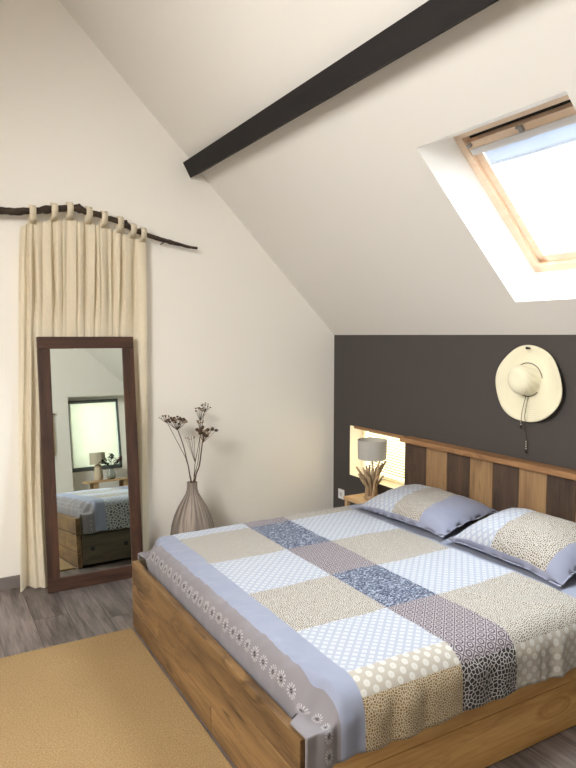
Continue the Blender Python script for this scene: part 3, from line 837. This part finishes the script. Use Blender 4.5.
for (pp, bead) in (([(2.440, 1.309), (2.456, 1.22), (2.462, 1.135)], 1.128), ([(2.424, 1.309), (2.436, 1.20), (2.440, 1.08), (2.440, .995)], .99)):
    bm = B(); P = [(XR-.022, y, z) for (y, z) in pp]
    P[0] = (XR-.034, pp[0][0], pp[0][1]); P[1] = (XR-.044, *pp[1])
    if len(P) > 2: P[2] = (XR-.044 if pp[2][1] > 1.1 else XR-.02, *pp[2])
    tube(bm, P, .0018, 6); c = done('chin_cord', bm, M_cord, hat, True)
    bm = B(); ball(bm, (P[-1][0], pp[-1][0], bead), .008, sub=2)
    for k in range(4): ball(bm, (P[-1][0]+.0, pp[-1][0], bead+.018+k*.013), .0042, sub=1, mi=1)
    done('bead', bm, [M_black, plain('pale_bead', rgb(206, 198, 180), .5)], c, True)
bm = B(); tube(bm, [(XR-.001, 2.428, 1.578), (XR-.052, 2.428, 1.580)], .005, 10); ball(bm, (XR-.053, 2.428, 1.58), .0075, sub=2)
tag(done('wall_nail', bm, M_black, smooth=True), 'dark nail in the charcoal wall that holds the straw hat', 'nail')

# ------------------------------------------------------------------ things behind the camera, seen in the mirror
tb_ = thing('side_table', 'light wood side table under the window seen in the mirror', 'side table', (2.31, -.9, 0))
bm = B(); box(bm, (1.97, -1.05, .490), (2.68, -.72, .518), .004); done('table_top', bm, M_table, tb_)
for a in (2.07, 2.50):
    for b in (-1.03, -.78):
        bm = B(); box(bm, (a, b, .001), (a+.07, b+.04, .489), .004); done('leg', bm, M_table, tb_)
L2 = Vector((2.185, -.93, .519))
l2 = thing('table_lamp', 'beige table lamp on the side table under the window', 'lamp', L2)
M_cer = plain('beige_ceramic', rgb(198, 184, 158), .6, 0, 30)
bm = B(); lathe(bm, [(.055, 0), (.062, .01), (.066, .06), (.060, .12), (.052, .18), (.046, .225), (.02, .235)], 32, L2); done('lamp_base', bm, M_cer, l2, True)
bm = B(); lathe(bm, [(.115, .235), (.110, .405)], 40, L2, cap=(False, False)); lathe(bm, [(.108, .405), (.113, .235)], 40, L2, cap=(False, False)); tube(bm, [L2+Vector((0, 0, .23)), L2+Vector((0, 0, .38))], .005, 6); done('lamp_shade', bm, M_shade2, l2, True, normals=False)
V2 = Vector((2.335, -.80, .519))
m_ = Mat('vase_glass', .05); m_.color((.85, .9, .88, 1)); m_.p.inputs['Transmission Weight'].default_value = .9
bm = B(); lathe(bm, [(.045, 0), (.062, .02), (.068, .06), (.055, .11), (.035, .14), (.042, .16), (.038, .16), (.031, .14), (.05, .11), (.062, .06), (.055, .02), (.03, .008)], 32, V2)
tag(done('glass_vase', bm, m_.m, smooth=True), 'round clear glass vase with leafy stems on the side table', 'vase')
M_leaf = plain('dark_leaf', rgb(48, 62, 44), .6, 0, 20, .3); M_bloom = plain('muted_red_bloom', rgb(112, 52, 56), .7, 0, 30, .3)
for k, (dx, dy, dz, lab) in enumerate(((-.12, .08, .27, 'leafy stem leaning toward the beige lamp in the glass vase'), (.05, -.10, .34, 'upright leafy stem in the glass vase'), (.14, .05, .27, 'leafy stem with a dull red bloom leaning away from the beige lamp'))):
    st = thing('leafy_stem', lab, 'plant stem', V2+Vector((dx*.1, dy*.1, .02)), 'leafy stems in the glass vase')
    a, b = V2+Vector((dx*.1, dy*.1, .02)), V2+Vector((dx, dy, dz)); mid = V2+Vector((dx*.12, dy*.12, .17))
    bm = B(); tube(bm, [a, mid, b], .003, 6); done('stem', bm, M_leaf, st, True)
    bm = B()
    for q in range(22):
        c = (mid.lerp(b, (.55+(q % 8)/14)))+Vector((random.uniform(-.035, .035), random.uniform(-.035, .035), random.uniform(-.03, .04)))
        R = Matrix.Rotation(random.uniform(0, 6.28), 4, 'Z') @ Matrix.Rotation(random.uniform(-.8, .8), 4, 'Y')
        ps = [R @ Vector(p) for p in ((-.042, 0, 0), (-.010, .016, .004), (.024, .013, .003), (.046, 0, -.004), (.024, -.013, .003), (-.010, -.016, .004))]
        poly(bm, [c+p for p in ps])
    done('foliage', bm, M_leaf, st, normals=False)
    if k == 2:
        bm = B()
        for q in range(6): ball(bm, b+Vector((random.uniform(-.03, .03), random.uniform(-.02, .02), random.uniform(-.02, .03))), .017, sub=1)
        done('bloom', bm, M_bloom, st, True)
wh = thing('wall_hanging', 'tan woven wall hanging beside the window seen at the mirror edge', 'wall hanging', (1.44, YF+.02, 1.52))
bm = B(); tube(bm, [(1.22, YF+.02, 1.54), (1.66, YF+.02, 1.54)], .011, 8); done('dowel', bm, M_drift, wh, True)
bm = B(); nn_ = 60; prev = None
for k in range(nn_+1):
    xx = 1.25+.38*k/nn_; yy = YF+.016+.004*sin(k*1.9)
    c_ = [bm.verts.new((xx, yy, 1.545)), bm.verts.new((xx, yy+.003, 1.0)), bm.verts.new((xx+.006*nz(k*.7), yy+.003, .89+.05*abs(k/nn_-.5)*2))]
    if prev:
        for q in range(2): bm.faces.new((prev[q], c_[q], c_[q+1], prev[q+1]))
    prev = c_
setr(bm, bm.faces, .5); done('weave', bm, plain('tan_wool', rgb(176, 150, 112), .95, 0, 90, .3), wh, True)

# ------------------------------------------------------------------ light
def area(name, loc, aim, sx, sy, power, col):
    l = bpy.data.lights.new(name, 'AREA'); l.shape = 'RECTANGLE'; l.size = sx; l.size_y = sy; l.energy = power; l.color = col
    o = bpy.data.objects.new(name, l); C.objects.link(o); o.location = loc
    o.rotation_euler = (Vector(aim)-Vector(loc)).to_track_quat('-Z', 'Y').to_euler(); return o
c0 = sk(.52, 2.0, .42); area('sky_light_right', c0, c0-Vector((.707, 0, .707)), 1.0, 1.3, 240, (.90, .95, 1.0))
c1 = slope((LS0+LS1)/2, (LY0+LY1)/2, .45, -1); area('fill_light_left', c1, c1+Vector((.707, 0, -.707)), 1.9, 1.7, 325, (1.0, .98, .95))  # fill light added behind the unseen left skylight
area('sky_light_rear', (2.25, yb-.35, 1.3), (2.25, 0, 1.1), .9, 1.2, 22, (1.0, 1.0, .93))
area('sky_light_niche', (XR+.5, 3.84, .85), (XR, 3.84, .70), .9, .6, 16, (1.0, .92, .74))
wd = bpy.data.worlds.new('sky'); bpy.context.scene.world = wd; wd.use_nodes = True
bg = wd.node_tree.nodes['Background']; bg.inputs[0].default_value = (.93, .97, 1.0, 1); bg.inputs[1].default_value = 1.6

# ------------------------------------------------------------------ camera
cam = bpy.data.cameras.new('camera'); co = bpy.data.objects.new('camera', cam); C.objects.link(co)
yaw, pitch = radians(29.9), math.atan(48.5/637)
fwd = Vector((sin(yaw)*cos(pitch), cos(yaw)*cos(pitch), -sin(pitch))); rt = Vector((cos(yaw), -sin(yaw), 0)); up = rt.cross(fwd)
R = Matrix((rt, up, -fwd)).transposed().to_4x4()
co.matrix_world = Matrix.Translation((0, 0, 1.65)) @ R
cam.sensor_fit = 'VERTICAL'; cam.sensor_height = 36; cam.lens = 637/768*36; cam.clip_start = .02
sc = bpy.context.scene; sc.camera = co
sc.view_settings.view_transform = 'Standard'; sc.view_settings.look = 'None'; sc.view_settings.exposure = 0
sc.cycles.max_bounces = 10; sc.cycles.diffuse_bounces = 6; sc.cycles.glossy_bounces = 5; sc.cycles.transparent_max_bounces = 12; sc.cycles.use_denoising = True
